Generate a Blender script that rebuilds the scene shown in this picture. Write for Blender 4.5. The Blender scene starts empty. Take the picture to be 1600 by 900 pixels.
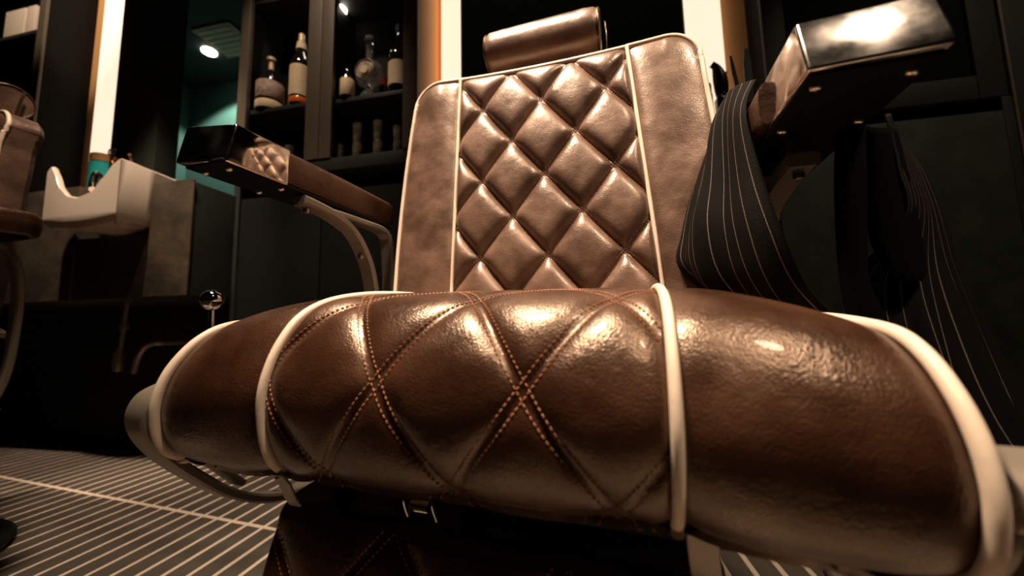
import bpy, bmesh, math, random
from math import sin, cos, pi, radians, sqrt, exp, floor
from mathutils import Vector, Matrix, Euler
random.seed(7)
S = bpy.context.scene
COL = S.collection
EYE = 0.5                                   # camera height above the floor

# ------------------------------------------------------------------ camera
cam_d = bpy.data.cameras.new('camera'); cam = bpy.data.objects.new('camera', cam_d); COL.objects.link(cam)
S.camera = cam
cam_d.sensor_width = 36.0; cam_d.lens = 580 / 1600 * 36.0
cam_d.clip_start = 0.01; cam_d.clip_end = 60
def cam_axes(p, r, y):
    cy, sy, cp, sp, cr, sr = cos(y), sin(y), cos(p), sin(p), cos(r), sin(r)
    f = Vector((sy*cp, cy*cp, sp)); ri = Vector((cy, -sy, 0)); up = ri.cross(f)
    return cr*ri + sr*up, -sr*ri + cr*up, f
CR, CU, CF = cam_axes(radians(6), radians(-1.2), radians(-14.2))
m = Matrix((CR, CU, -CF)).transposed().to_4x4(); m.translation = (0, 0, EYE)
cam.matrix_world = m
cam_d.dof.use_dof = True; cam_d.dof.focus_distance = 0.52; cam_d.dof.aperture_fstop = 2.8
def in_view(P, mx=120):
    d = Vector(P) - Vector((0, 0, EYE)); c = d.dot(CF)
    if c < 0.02: return False
    u = 800 + 580*d.dot(CR)/c; v = 450 - 580*d.dot(CU)/c
    return -mx < u < 1600+mx and -mx < v < 900+mx

# ------------------------------------------------------------------ world, lights, exposure
w = bpy.data.worlds.new('world'); S.world = w; w.use_nodes = True
w.node_tree.nodes['Background'].inputs[0].default_value = (1.0, 0.72, 0.5, 1)
w.node_tree.nodes['Background'].inputs[1].default_value = 0.01
S.view_settings.view_transform = 'Standard'; S.view_settings.look = 'None'
S.view_settings.exposure = 0.0; S.view_settings.gamma = 1.0
def area(name, loc, target, size, power, col, sy=None, spread=180):
    l = bpy.data.lights.new(name, 'AREA'); l.energy = power; l.color = col; l.size = size
    if sy: l.shape = 'RECTANGLE'; l.size_y = sy
    else: l.shape = 'DISK'
    l.spread = radians(spread)
    o = bpy.data.objects.new(name, l); COL.objects.link(o); o.location = loc
    o.rotation_euler = (Vector(target)-Vector(loc)).to_track_quat('-Z', 'Y').to_euler(); return o
def spot(name, loc, target, power, col, ang, blend=0.5, rad=0.04):
    l = bpy.data.lights.new(name, 'SPOT'); l.energy = power; l.color = col
    l.spot_size = radians(ang); l.spot_blend = blend; l.shadow_soft_size = rad
    o = bpy.data.objects.new(name, l); COL.objects.link(o); o.location = loc
    o.rotation_euler = (Vector(target)-Vector(loc)).to_track_quat('-Z', 'Y').to_euler(); return o
WARM = (1.0, 0.77, 0.56)
spot('key_light', (-0.42, 0.28, 2.40), (-0.12, 0.58, 0.78), 480, WARM, 37, 0.6, 0.21)
spot('side_light', (0.90, -0.30, 2.40), (0.14, 0.55, 0.80), 150, WARM, 34, 0.6, 0.13)
spot('floor_spot', (-0.90, 0.30, 2.85), (-1.12, 0.78, 0.0), 250, WARM, 36, 0.6, 0.10)
spot('basin_fill', (-1.45, 0.25, 2.80), (-1.80, 1.05, 0.98), 260, WARM, 34, 0.6, 0.04)  # unseen lamp added to brighten the basin and slate front
spot('cabinet_fill', (-1.05, 0.35, 2.80), (-1.15, 1.20, 1.40), 60, WARM, 36, 0.6, 0.04)  # unseen lamp added to brighten the bottle labels and door frames
spot('right_fill', (1.35, 0.45, 2.80), (0.95, 1.15, 0.90), 44, WARM, 44, 0.7, 0.05)  # unseen lamp added to lift the green cabinet and cape stripes
spot('shelf_fill', (-1.95, 0.35, 2.88), (-2.80, 1.30, 2.12), 70, WARM, 34, 0.5, 0.04)  # unseen lamp added to brighten the card boxes
spot('corridor_spot', (-3.13, 2.27, 2.90), (-3.50, 2.60, 1.5), 120, (1.0, 0.9, 0.75), 95, 0.3, 0.03)

# ------------------------------------------------------------------ materials
def mat(name, base, rough=0.5, metal=0.0, spec=0.5, coat=0.0, noise=None, bump=None, trans=0.0, emit=None, sheen=0.0, rvar=None, ior=1.45, tint=None):
    m = bpy.data.materials.new(name); m.use_nodes = True; nt = m.node_tree; N = nt.nodes; L = nt.links
    b = N['Principled BSDF']
    b.inputs['Base Color'].default_value = (*base, 1); b.inputs['Roughness'].default_value = rough
    b.inputs['Metallic'].default_value = metal; b.inputs['Specular IOR Level'].default_value = spec
    b.inputs['Coat Weight'].default_value = coat; b.inputs['Transmission Weight'].default_value = trans
    b.inputs['Sheen Weight'].default_value = sheen; b.inputs['IOR'].default_value = ior
    if tint: b.inputs['Specular Tint'].default_value = (*tint, 1)
    tc = N.new('ShaderNodeTexCoord')
    if noise:                     # (scale, other colour, lo, hi)
        n = N.new('ShaderNodeTexNoise'); n.inputs['Scale'].default_value = noise[0]; n.inputs['Detail'].default_value = 6
        L.new(tc.outputs['Object'], n.inputs['Vector'])
        r = N.new('ShaderNodeValToRGB'); r.color_ramp.elements[0].position = noise[2]; r.color_ramp.elements[1].position = noise[3]
        r.color_ramp.elements[0].color = (*base, 1); r.color_ramp.elements[1].color = (*noise[1], 1)
        L.new(n.outputs['Fac'], r.inputs['Fac']); L.new(r.outputs['Color'], b.inputs['Base Color'])
        if rvar:
            mr = N.new('ShaderNodeMapRange'); mr.inputs[3].default_value = rvar[0]; mr.inputs[4].default_value = rvar[1]
            mr.inputs[1].default_value = noise[2]; mr.inputs[2].default_value = noise[3]
            L.new(n.outputs['Fac'], mr.inputs[0]); L.new(mr.outputs[0], b.inputs['Roughness'])
    if bump:                      # list of (scale, distance, kind)
        prev = None
        for sc, dist, kind in bump:
            if kind == 'voronoi':
                t = N.new('ShaderNodeTexVoronoi'); t.inputs['Scale'].default_value = sc; out = t.outputs['Distance']
            else:
                t = N.new('ShaderNodeTexNoise'); t.inputs['Scale'].default_value = sc; t.inputs['Detail'].default_value = 5; out = t.outputs['Fac']
            L.new(tc.outputs['Object'], t.inputs['Vector'])
            bp = N.new('ShaderNodeBump'); bp.inputs['Distance'].default_value = dist; bp.inputs['Strength'].default_value = 1
            L.new(out, bp.inputs['Height'])
            if prev: L.new(prev.outputs[0], bp.inputs['Normal'])
            prev = bp
        L.new(prev.outputs[0], b.inputs['Normal'])
    if emit: b.inputs['Emission Color'].default_value = (*emit[0], 1); b.inputs['Emission Strength'].default_value = emit[1]
    return m
M = {}
LB = [(30, 0.0016, 'noise'), (520, 0.00025, 'voronoi'), (130, 0.0003, 'noise')]
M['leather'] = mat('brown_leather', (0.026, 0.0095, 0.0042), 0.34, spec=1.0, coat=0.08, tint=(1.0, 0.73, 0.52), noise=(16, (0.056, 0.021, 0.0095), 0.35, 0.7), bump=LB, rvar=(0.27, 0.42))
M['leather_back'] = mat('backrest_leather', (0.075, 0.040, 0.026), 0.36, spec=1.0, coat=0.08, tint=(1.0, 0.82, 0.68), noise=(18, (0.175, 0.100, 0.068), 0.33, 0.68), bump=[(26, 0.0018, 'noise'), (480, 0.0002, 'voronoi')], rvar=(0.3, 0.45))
M['piping'] = mat('cream_piping', (0.78, 0.62, 0.48), 0.45, bump=[(60, 0.0004, 'noise')])
M['thread'] = mat('tan_thread', (0.30, 0.12, 0.05), 0.6)
M['thread_dark'] = mat('brown_thread', (0.34, 0.18, 0.11), 0.55)
M['chrome'] = mat('chrome', (0.78, 0.72, 0.66), 0.09, metal=1.0, noise=(22, (0.62, 0.56, 0.5), 0.4, 0.7), bump=[(12, 0.0006, 'noise')], rvar=(0.08, 0.24))
M['chrome_ball'] = mat('polished_chrome', (0.8, 0.74, 0.66), 0.04, metal=1.0)
M['alu'] = mat('painted_aluminium', (0.24, 0.20, 0.155), 0.38, metal=0.35, bump=[(200, 0.0003, 'noise')])
M['brushed'] = mat('brushed_metal', (0.62, 0.53, 0.43), 0.28, metal=1.0)
M['screw'] = mat('screw_metal', (0.75, 0.68, 0.58), 0.25, metal=1.0)
M['black_metal'] = mat('black_metal', (0.012, 0.011, 0.010), 0.4, spec=0.4)
M['black_board'] = mat('black_board', (0.0045, 0.0045, 0.004), 0.7, spec=0.15)
M['dark_frame'] = mat('dark_green_frame', (0.022, 0.026, 0.020), 0.55, spec=0.3, bump=[(90, 0.0005, 'noise')])
M['frame_brown'] = mat('brown_grey_frame', (0.12, 0.094, 0.065), 0.5, bump=[(90, 0.0004, 'noise')])
M['teal'] = mat('teal_wall_paint', (0.035, 0.105, 0.09), 0.7, bump=[(60, 0.001, 'noise')])
M['dark_wall'] = mat('dark_wall_paint', (0.014, 0.018, 0.016), 0.7, bump=[(60, 0.001, 'noise')])
M['tan_wall_glow'] = mat('ochre_wall_and_glow', (0.80, 0.42, 0.16), 0.65, bump=[(60, 0.001, 'noise')])  # ochre wall colour, also standing in for the strips' orange glow
M['stone'] = mat('dark_slate', (0.040, 0.032, 0.024), 0.42, noise=(7, (0.095, 0.068, 0.042), 0.42, 0.72), bump=[(25, 0.003, 'noise')])
M['ceramic'] = mat('white_ceramic', (0.82, 0.68, 0.56), 0.22, coat=0.4)
M['led'] = mat('led_diffuser', (0.9, 0.85, 0.75), 0.5, emit=((1.0, 0.76, 0.56), 1.2))
M['lamp'] = mat('lamp_lens', (0.9, 0.85, 0.8), 0.4, emit=((1.0, 0.88, 0.72), 14))
M['mirror'] = mat('mirror_glass', (0.60, 0.64, 0.62), 0.03, metal=1.0)
M['glass_dark'] = mat('smoked_glass', (0.008, 0.010, 0.009), 0.08, spec=0.5)
M['grout'] = mat('light_grout', (0.62, 0.50, 0.39), 0.8, bump=[(150, 0.001, 'noise')])
M['tile'] = mat('grey_brown_tile', (0.068, 0.057, 0.045), 0.45, noise=(9, (0.105, 0.089, 0.071), 0.35, 0.7), bump=[(60, 0.0008, 'noise')])
M['ceiling'] = mat('dark_ceiling', (0.02, 0.035, 0.032), 0.8)
M['vent'] = mat('cream_vent', (0.45, 0.36, 0.26), 0.5)
M['bottle_dark'] = mat('dark_bottle_glass', (0.012, 0.009, 0.006), 0.06, spec=0.7, coat=0.5)
M['bottle_clear'] = mat('clear_bottle_glass', (0.8, 0.8, 0.78), 0.04, trans=0.9)
M['label_cream'] = mat('cream_label', (0.85, 0.66, 0.42), 0.6, noise=(60, (0.78, 0.58, 0.36), 0.5, 0.7))
M['label_pink'] = mat('faded_pink_label', (0.52, 0.37, 0.30), 0.6, noise=(55, (0.28, 0.18, 0.15), 0.45, 0.65))
M['red'] = mat('red_plastic', (0.75, 0.03, 0.015), 0.35)
M['amber'] = mat('orange_liquid', (0.75, 0.16, 0.03), 0.2)
M['cork'] = mat('gold_stopper', (0.75, 0.55, 0.34), 0.35, metal=0.3)
M['teal_jar'] = mat('teal_jar', (0.03, 0.42, 0.42), 0.3)
M['wood_cap'] = mat('wooden_cap', (0.42, 0.20, 0.07), 0.5)
M['black_plastic'] = mat('black_plastic', (0.010, 0.009, 0.009), 0.3)
M['brass'] = mat('brass', (0.75, 0.52, 0.30), 0.22, metal=1.0)
M['pipe'] = mat('grey_drain_pipe', (0.32, 0.26, 0.20), 0.35, metal=0.5)
M['paper'] = mat('white_card', (0.8, 0.68, 0.56), 0.7)
M['lining'] = mat('black_lining', (0.003, 0.003, 0.003), 0.95, spec=0.03)
M['shelf_white'] = mat('pale_counter', (0.60, 0.54, 0.46), 0.4)
M['green_panel'] = mat('green_black_panel', (0.026, 0.036, 0.025), 0.6, spec=0.3, noise=(14, (0.042, 0.056, 0.038), 0.4, 0.7), bump=[(160, 0.0006, 'noise')])

M['medallion'] = mat('pale_medallion', (0.55, 0.45, 0.36), 0.5, noise=(70, (0.32, 0.25, 0.19), 0.4, 0.6))

def cape_material():
    m = bpy.data.materials.new('pinstripe_cloth'); m.use_nodes = True; nt = m.node_tree; N = nt.nodes; L = nt.links
    b = N['Principled BSDF']; b.inputs['Roughness'].default_value = 0.75; b.inputs['Sheen Weight'].default_value = 0.0
    b.inputs['Specular IOR Level'].default_value = 0.05
    uv = N.new('ShaderNodeUVMap'); sp = N.new('ShaderNodeSeparateXYZ'); L.new(uv.outputs[0], sp.inputs[0])
    mu = N.new('ShaderNodeMath'); mu.operation = 'MULTIPLY'; mu.inputs[1].default_value = 1.0; L.new(sp.outputs['X'], mu.inputs[0])
    fr = N.new('ShaderNodeMath'); fr.operation = 'FRACT'; L.new(mu.outputs[0], fr.inputs[0])
    sb = N.new('ShaderNodeMath'); sb.operation = 'SUBTRACT'; sb.inputs[1].default_value = 0.5; L.new(fr.outputs[0], sb.inputs[0])
    ab = N.new('ShaderNodeMath'); ab.operation = 'ABSOLUTE'; L.new(sb.outputs[0], ab.inputs[0])
    lt = N.new('ShaderNodeMath'); lt.operation = 'LESS_THAN'; lt.inputs[1].default_value = 0.022; L.new(ab.outputs[0], lt.inputs[0])
    mx = N.new('ShaderNodeMix'); mx.data_type = 'RGBA'; L.new(lt.outputs[0], mx.inputs[0])
    mx.inputs[6].default_value = (0.0065, 0.0055, 0.0045, 1); mx.inputs[7].default_value = (0.20, 0.16, 0.12, 1)
    L.new(mx.outputs[2], b.inputs['Base Color'])
    tc = N.new('ShaderNodeTexCoord'); wv = N.new('ShaderNodeTexNoise'); wv.inputs['Scale'].default_value = 900
    L.new(tc.outputs['Object'], wv.inputs['Vector'])
    bp = N.new('ShaderNodeBump'); bp.inputs['Distance'].default_value = 0.0008; L.new(wv.outputs['Fac'], bp.inputs['Height']); L.new(bp.outputs[0], b.inputs['Normal'])
    return m
M['cape'] = cape_material()

# ------------------------------------------------------------------ mesh helpers
class MB:
    def __init__(s, off=(0, 0, 0)): s.v = []; s.f = []; s.off = Vector(off); s.uv = None
    def add(s, vs, fs):
        n = len(s.v); s.v += [tuple(Vector(p)+s.off) for p in vs]; s.f += [tuple(i+n for i in f) for f in fs]
    def box(s, a, b, bev=0.0):
        bm = bmesh.new(); bmesh.ops.create_cube(bm, size=1)
        a, b = Vector(a), Vector(b); c = (a+b)/2; d = b-a
        for v in bm.verts: v.co = Vector((v.co.x*d.x+c.x, v.co.y*d.y+c.y, v.co.z*d.z+c.z))
        if bev: bmesh.ops.bevel(bm, geom=bm.edges[:], offset=bev, segments=3, affect='EDGES', profile=0.5)
        s.take(bm)
    def take(s, bm):
        bm.verts.index_update(); bm.verts.ensure_lookup_table()
        s.add([v.co.copy() for v in bm.verts], [[v.index for v in f.verts] for f in bm.faces]); bm.free()
    def hexa(s, p, bev=0.0):               # eight corners: bottom four then top four
        bm = bmesh.new(); vs = [bm.verts.new(q) for q in p]
        for f in ((3, 2, 1, 0), (4, 5, 6, 7), (0, 1, 5, 4), (1, 2, 6, 5), (2, 3, 7, 6), (3, 0, 4, 7)): bm.faces.new([vs[i] for i in f])
        if bev: bmesh.ops.bevel(bm, geom=bm.edges[:], offset=bev, segments=3, affect='EDGES', profile=0.5)
        s.take(bm)
    def tube(s, pts, r, n=10, closed=False, flat=None):
        pts = [Vector(p) for p in pts]; k = len(pts); vs = []; fs = []
        up = None
        for i, p in enumerate(pts):
            a = pts[(i-1) % k] if (closed or i > 0) else p; b = pts[(i+1) % k] if (closed or i < k-1) else p
            t = (b-a).normalized()
            if up is None: up = Vector((0, 0, 1)) if abs(t.z) < 0.9 else Vector((1, 0, 0))
            x = (up - t*up.dot(t)).normalized(); y = t.cross(x); up = x
            rr = r[i] if isinstance(r, (list, tuple)) else r
            for j in range(n): vs.append(p + x*rr*cos(2*pi*j/n) + y*rr*sin(2*pi*j/n))
        m_ = k if closed else k-1
        for i in range(m_):
            for j in range(n):
                a, b = i*n+j, i*n+(j+1) % n; c, d = ((i+1) % k)*n+(j+1) % n, ((i+1) % k)*n+j
                fs.append((a, b, c, d))
        if not closed: fs += [tuple(range(n))[::-1], tuple((k-1)*n+j for j in range(n))]
        s.add(vs, fs)
    def band(s, pts, w, th, axis=(1, 0, 0)):   # flat bar following pts: width along axis, thickness normal to it
        pts = [Vector(p) for p in pts]; ax = Vector(axis); k = len(pts); vs = []; fs = []
        for i, p in enumerate(pts):
            t = (pts[min(i+1, k-1)]-pts[max(i-1, 0)]).normalized(); nn = ax.cross(t).normalized()
            ww = w[i] if isinstance(w, (list, tuple)) else w; tt = th[i] if isinstance(th, (list, tuple)) else th
            c = 0.22*tt
            for a, b in ((-ww/2+c, -tt/2), (ww/2-c, -tt/2), (ww/2, -tt/2+c), (ww/2, tt/2-c), (ww/2-c, tt/2), (-ww/2+c, tt/2), (-ww/2, tt/2-c), (-ww/2, -tt/2+c)):
                vs.append(p+ax*a+nn*b)
        for i in range(k-1):
            for j in range(8): fs.append((i*8+j, i*8+(j+1) % 8, (i+1)*8+(j+1) % 8, (i+1)*8+j))
        fs += [tuple(range(8))[::-1], tuple((k-1)*8+j for j in range(8))]
        s.add(vs, fs)
    def lathe(s, prof, c, n=28, axis='z'):     # prof: (r, h)
        c = Vector(c); vs = []; fs = []; k = len(prof)
        for r, h in prof:
            for j in range(n):
                a = 2*pi*j/n; x, y = r*cos(a), r*sin(a)
                vs.append(c + (Vector((x, y, h)) if axis == 'z' else Vector((h, x, y)) if axis == 'x' else Vector((x, h, y))))
        for i in range(k-1):
            for j in range(n): fs.append((i*n+j, i*n+(j+1) % n, (i+1)*n+(j+1) % n, (i+1)*n+j))
        fs += [tuple(range(n))[::-1], tuple((k-1)*n+j for j in range(n))]
        s.add(vs, fs)
    def ball(s, c, r, n=24):
        s.lathe([(max(1e-4, r*sin(pi*i/14)), -r*cos(pi*i/14)) for i in range(15)], c, n)
    def grid(s, rows):
        h = len(rows); w_ = len(rows[0]); vs = [p for r in rows for p in r]
        s.add(vs, [(i*w_+j, i*w_+j+1, (i+1)*w_+j+1, (i+1)*w_+j) for i in range(h-1) for j in range(w_-1)])
    def build(s, name, m, parent=None, smooth=True, fix=True):
        me = bpy.data.meshes.new(name); me.from_pydata(s.v, [], s.f)
        if fix:
            bm = bmesh.new(); bm.from_mesh(me); bmesh.ops.recalc_face_normals(bm, faces=bm.faces); bm.to_mesh(me); bm.free()
        me.materials.append(M[m] if isinstance(m, str) else m)
        if smooth:
            me.shade_smooth(); me.set_sharp_from_angle(angle=radians(38))
        o = bpy.data.objects.new(name, me); COL.objects.link(o)
        if parent: o.parent = parent
        return o
def tag(o, label=None, cat=None, group=None, kind=None):
    for k, v in (('label', label), ('category', cat), ('group', group), ('kind', kind)):
        if v: o[k] = v
    return o
def empty(name, loc=(0, 0, 0), rot=(0, 0, 0)):
    o = bpy.data.objects.new(name, None); COL.objects.link(o); o.location = loc; o.rotation_euler = rot; o.empty_display_size = 0.1; return o
def copy_tree(o, parent=None):
    c = o.copy(); COL.objects.link(c)
    if parent: c.parent = parent
    for ch in [k for k in bpy.data.objects if k.parent == o]: copy_tree(ch, c)
    return c
def lerp(a, b, t): return a+(b-a)*t
def catmull(P, n):
    out = []; k = len(P)
    for i in range(k-1):
        p0, p1, p2, p3 = [Vector(P[max(0, min(k-1, j))]) for j in (i-1, i, i+1, i+2)]
        for q in range(n):
            t = q/n; out.append(0.5*((2*p1)+(p2-p0)*t+(2*p0-5*p1+4*p2-p3)*t*t+(-p0+3*p1-3*p2+p3)*t**3))
    out.append(Vector(P[-1])); return out
def polylen(P):
    d = [0]
    for a, b in zip(P, P[1:]): d.append(d[-1]+(b-a).length)
    return d
def at_len(P, d, s):
    s = max(0, min(d[-1], s)); lo, hi = 0, len(d)-1
    while hi-lo > 1:
        m_ = (lo+hi)//2
        if d[m_] <= s: lo = m_
        else: hi = m_
    t = (s-d[lo])/max(1e-9, d[hi]-d[lo]); return P[lo].lerp(P[hi], t)
def smooth(t): t = max(0, min(1, t)); return t*t*(3-2*t)

# ------------------------------------------------------------------ the setting (room frame turned 3 degrees)
RZ = Matrix.Rotation(radians(3), 4, 'Z')
room_roots = []
def put(o):                                   # stands a top-level object in the room's own axes
    o.matrix_world = Matrix.Translation((0, 0, EYE)) @ RZ @ Matrix.Translation((0, 0, -EYE)) @ o.matrix_basis
    return o
def Z(h): return h+EYE                         # height above eye -> world height
def struct(mb, name, m_, smooth_=False):
    o = mb.build(name, m_, smooth=smooth_); o['kind'] = 'structure'; return put(o)
CEIL = Z(2.44)
fl = MB(); fl.box((-4.7, -2.6, -0.05), (2.8, 3.2, -0.0008)); floor_o = struct(fl, 'floor', 'grout')
b = MB(); b.box((-4.7, -2.6, CEIL), (2.8, 3.2, CEIL+0.05)); struct(b, 'ceiling', 'ceiling')
b = MB(); b.box((-4.75, -2.6, 0), (-4.65, 1.45, CEIL)); struct(b, 'wall_left', 'dark_wall')
b = MB(); b.box((2.65, -2.6, 0), (2.75, 1.45, CEIL)); struct(b, 'wall_right', 'dark_wall')
b = MB(); b.box((-4.7, -2.7, 0), (2.75, -2.6, CEIL)); struct(b, 'wall_front', 'teal')
WY = 1.42                                      # back wall plane
b = MB()
b.box((-4.7, WY, 0), (-2.24, WY+0.08, CEIL)); b.box((-1.62, WY, 0), (2.75, WY+0.12, CEIL))
b.box((-2.24, WY, 0), (-1.62, WY+0.08, 0.9))
struct(b, 'wall_back', 'dark_wall')
b = MB(); b.box((-1.62, WY+0.121, 0), (-1.54, 2.82, CEIL)); struct(b, 'wall_corridor_right', 'teal')
b = MB(); b.box((-3.86, WY+0.081, 0), (-3.78, 2.82, CEIL)); struct(b, 'wall_corridor_left', 'teal')
b = MB(); b.box((-3.86, 2.80, 0), (-1.54, 2.88, CEIL)); struct(b, 'wall_corridor_end', 'teal')

# floor tiles: long thin strips, each one a piece
aA, bA = radians(94.6), radians(-3.6)
va = Vector((cos(aA), sin(aA), 0)); vb = Vector((cos(bA), sin(bA), 0)); P0 = Vector((-0.843, 0.822, 0))
PITCH, TL, GR = 0.0553, 0.60, 0.0125
def tile_mesh():
    t = MB(); e = 0.0015
    q = [vb*(GR/2)+va*(GR/2), vb*(PITCH-GR/2)+va*(GR/2), vb*(PITCH-GR/2)+va*(TL-GR/2), vb*(GR/2)+va*(TL-GR/2)]
    c = (vb*PITCH+va*TL)/2
    top = [p+(c-p).normalized()*e for p in q]
    t.add([Vector((p.x, p.y, -0.004)) for p in q]+[Vector((p.x, p.y, 0.0000)) for p in q]+[Vector((p.x, p.y, 0.0006)) for p in top],
          [(0, 1, 5, 4), (1, 2, 6, 5), (2, 3, 7, 6), (3, 0, 4, 7), (4, 5, 9, 8), (5, 6, 10, 9), (6, 7, 11, 10), (7, 4, 8, 11), (8, 9, 10, 11)])
    return t
proto = None; ntile = 0; rest = MB(); fin = floor_o.matrix_world.inverted()
cand = []
for r_ in range(-2, 2):
    for c_ in range(-75, 40):
        o_ = P0 + vb*(PITCH*(c_+0.27)) + va*(TL*r_)
        pts = [o_+vb*PITCH*a_+va*TL*t_/4 for a_ in (0, 1) for t_ in range(5)]
        vis = any(in_view(p, 30) and (p.x-0.15)**2*0+p.y > 0.35 for p in pts)
        if vis and -4.4 < o_.x < 2.3: cand.append((o_.length, o_))
cand.sort(key=lambda t: t[0])
tm = tile_mesh()
for i, (d_, o_) in enumerate(cand):
    if i < 290:
        if proto is None: proto = tm.build('tile', 'tile', smooth=False); t = proto
        else: t = proto.copy(); COL.objects.link(t)
        t.parent = floor_o; t.matrix_parent_inverse = fin; t.location = o_ + Vector((0, 0, random.uniform(-0.0003, 0.0003)))
    else:
        rest.add([Vector(v)+o_ for v in tm.v], tm.f)
if rest.v:
    t = rest.build('tile_field', 'tile', smooth=False); t.parent = floor_o; t.matrix_parent_inverse = fin; t['kind'] = 'stuff'

# ------------------------------------------------------------------ the barber chair
OFF = (0, 0, EYE)
INNER = [(y, z) for y, z in ((.42, .036), (.33, .046), (.25, .049), (.16, .044), (.095, .035), (.052, .023), (.024, .006), (.004, -.020), (-.007, -.046), (-.011, -.070), (-.009, -.095), (-.003, -.120), (.007, -.139), (.022, -.150), (.05, -.154), (.42, -.150))]
OUTER = [(y, z) for y, z in ((.42, .010), (.33, .016), (.25, .016), (.16, .010), (.095, .004), (.052, -.003), (.026, -.016), (.006, -.036), (-.008, -.060), (-.014, -.088), (-.011, -.114), (-.004, -.131), (.006, -.142), (.022, -.149), (.05, -.152), (.42, -.148))]
XI, XO = 0.187, 0.336
def prof(P):
    c = catmull([(0, y, z) for y, z in P], 14); return c, polylen(c)
PI_, DI = prof(INNER); PO_, DO = prof(OUTER)
# arclength at which the point (-0.011,-0.07) lies: row 1 of the stitched crossings
def len_at(P, D, zt):
    for p, d in zip(P, D):
        if p.y < 0.2 and p.z <= zt: return d
S1 = len_at(PI_, DI, -0.047)
L0 = len_at(PI_, DI, 0.012)
SU, SV = 0.0675, 0.098                         # half periods of the quilting across and along
SX0 = 0.079                                    # x of one crossing on row 1
def quilt(a, b, H, strip):                     # a, b in half periods; pillow height and stitched ridge
    p, q = (a+b)/2, (a-b)/2
    dp, dq = abs(p-round(p)), abs(q-round(q))
    h = H*(1-exp(-dp/0.085))*(1-exp(-dq/0.085))
    d = min(dp, dq)
    if d < strip: h = h*(d/strip)**0.8 + H*0.13*(1-(d/strip)**2)
    return h
def seat_base(x, s):                           # s = arclength fraction
    ax = abs(x); t = max(0, (ax-XI)/(XO-XI)); t = t*t*0.35+t*0.65
    pi_ = at_len(PI_, DI, s*DI[-1]); po = at_len(PO_, DO, s*DO[-1])
    z = lerp(pi_.z, po.z, t); z += smooth((-z-0.05)/0.08)*(0.003+0.020*(min(x, XI)+XI)-0.042*max(0, x-XI))
    return Vector((x, lerp(pi_.y, po.y, t), z))
def seat_puff(x, s):
    L_ = s*DI[-1]; ax = abs(x)
    if ax < XI:
        a = (x-SX0)/SU; b_ = (L_-S1)/SV
        edge = 1-exp(-((XI-ax)/0.010)**1.2)
        H = 0.0085*(1-0.72*smooth((L0-L_)/0.10))*(1-0.45*smooth((L_-S1-0.03)/0.08))
        return (quilt(a, b_, H, 0.042)+0.001)*edge - 0.002*(1-edge)
    t = (ax-XI)/(XO-XI)
    e = (1-exp(-((ax-XI)/0.014)))*(1-exp(-max(0, XO-ax)/0.010))
    wr = 0.0008*sin(L_*60+x*40)*exp(-((ax-XI)/0.03))
    return 0.008*e*(0.55+0.45*sin(pi*min(1, t*1.05)))-0.002*(1-e)+wr
def seat_pt(x, s, lift=0.0):
    e = 1e-3; p = seat_base(x, s)
    ts = seat_base(x, min(1, s+e))-seat_base(x, max(0, s-e)); tx = seat_base(x+e, s)-seat_base(x-e, s)
    n = tx.cross(ts).normalized()
    if s < .5 and n.z < 0 and False: n = -n
    return p, n
_n = seat_pt(0, 0.3)[1]; NS = 1 if _n.z > 0 else -1
def seat_surf(x, s, lift=0.0):
    p, n = seat_pt(x, s); return p + n*NS*(seat_puff(x, s)+lift)

ZB, ZT = -0.03, None
def bx_out(z):                                 # backrest outline at height z: outer left, inner left, inner right, outer right
    t = (z+0.03)/0.56; t_ = max(0, min(1, t))
    return (lerp(-.300, -.290, t_)-0.010*sin(pi*t_), lerp(-.172, -.184, t_), lerp(.216, .161, t_), lerp(.318, .283, t_)+0.006*sin(pi*t_))
def b_top(x): return 0.538 - 0.008*(x+0.23)/0.46 - 0.010*(1-((x-0.0)/0.25)**2 if abs(x) < .25 else 0)
def back_y(z): return 0.352 + 0.09*z
def back_base(u, v):
    # u in -1..1 across, v in 0..1 upward; rounded top corners
    z = lerp(ZB, 0.535, v); ol, il, ir, orr = bx_out(z)
    if u < -0.62: x = lerp(ol, il, (u+1)/0.38)
    elif u > 0.62: x = lerp(ir, orr, (u-0.62)/0.38)
    else: x = lerp(il, ir, (u+0.62)/1.24)
    R_ = 0.062; ot, _, _, o2 = bx_out(0.5); dx = min(x-ot, o2-x)
    top = b_top(x)
    if dx < R_: top -= R_-sqrt(max(0, R_*R_-(R_-max(0, dx))**2))
    z2 = lerp(ZB, top, v)
    return Vector((x, back_y(z2), z2))
BU, BV = 0.356, 0.0795
def back_puff(u, v):
    p = back_base(u, v)
    ol, il, ir, orr = bx_out(p.z); au = abs(u)
    de = min(p.x-ol, orr-p.x, (b_top(p.x)-p.z)*0.8 + 0.0) if True else 0
    R_ = 0.062; ot, _, _, o2 = bx_out(0.5); dx = min(p.x-ot, o2-p.x)
    if p.z > b_top(p.x)-R_ and dx < R_:
        de = max(0, R_-sqrt((R_-dx)**2+max(0, p.z-(b_top(p.x)-R_))**2))
    roll = 1-exp(-max(0, de)/0.012)
    if au < 0.62:
        uu = u/0.62
        a = (uu-0.02)/BU; b_ = (p.z-0.129)/BV
        dxi = min(p.x-il, ir-p.x); edge = 1-exp(-(max(0, dxi)/0.007)**1.2)
        return (quilt(a, b_, 0.0195, 0.028)+0.002)*edge*roll - 0.001
    dxi = (il-p.x) if u < 0 else (p.x-ir)
    edge = 1-exp(-max(0, dxi)/0.010)
    return 0.013*edge*roll + 0.0012*sin(p.z*70+u*9)*edge*roll*exp(-de/0.03)
def back_surf(u, v, lift=0.0):
    p = back_base(u, v); return p + Vector((0, -1, 0.09)).normalized()*(back_puff(u, v)+lift)

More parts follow.
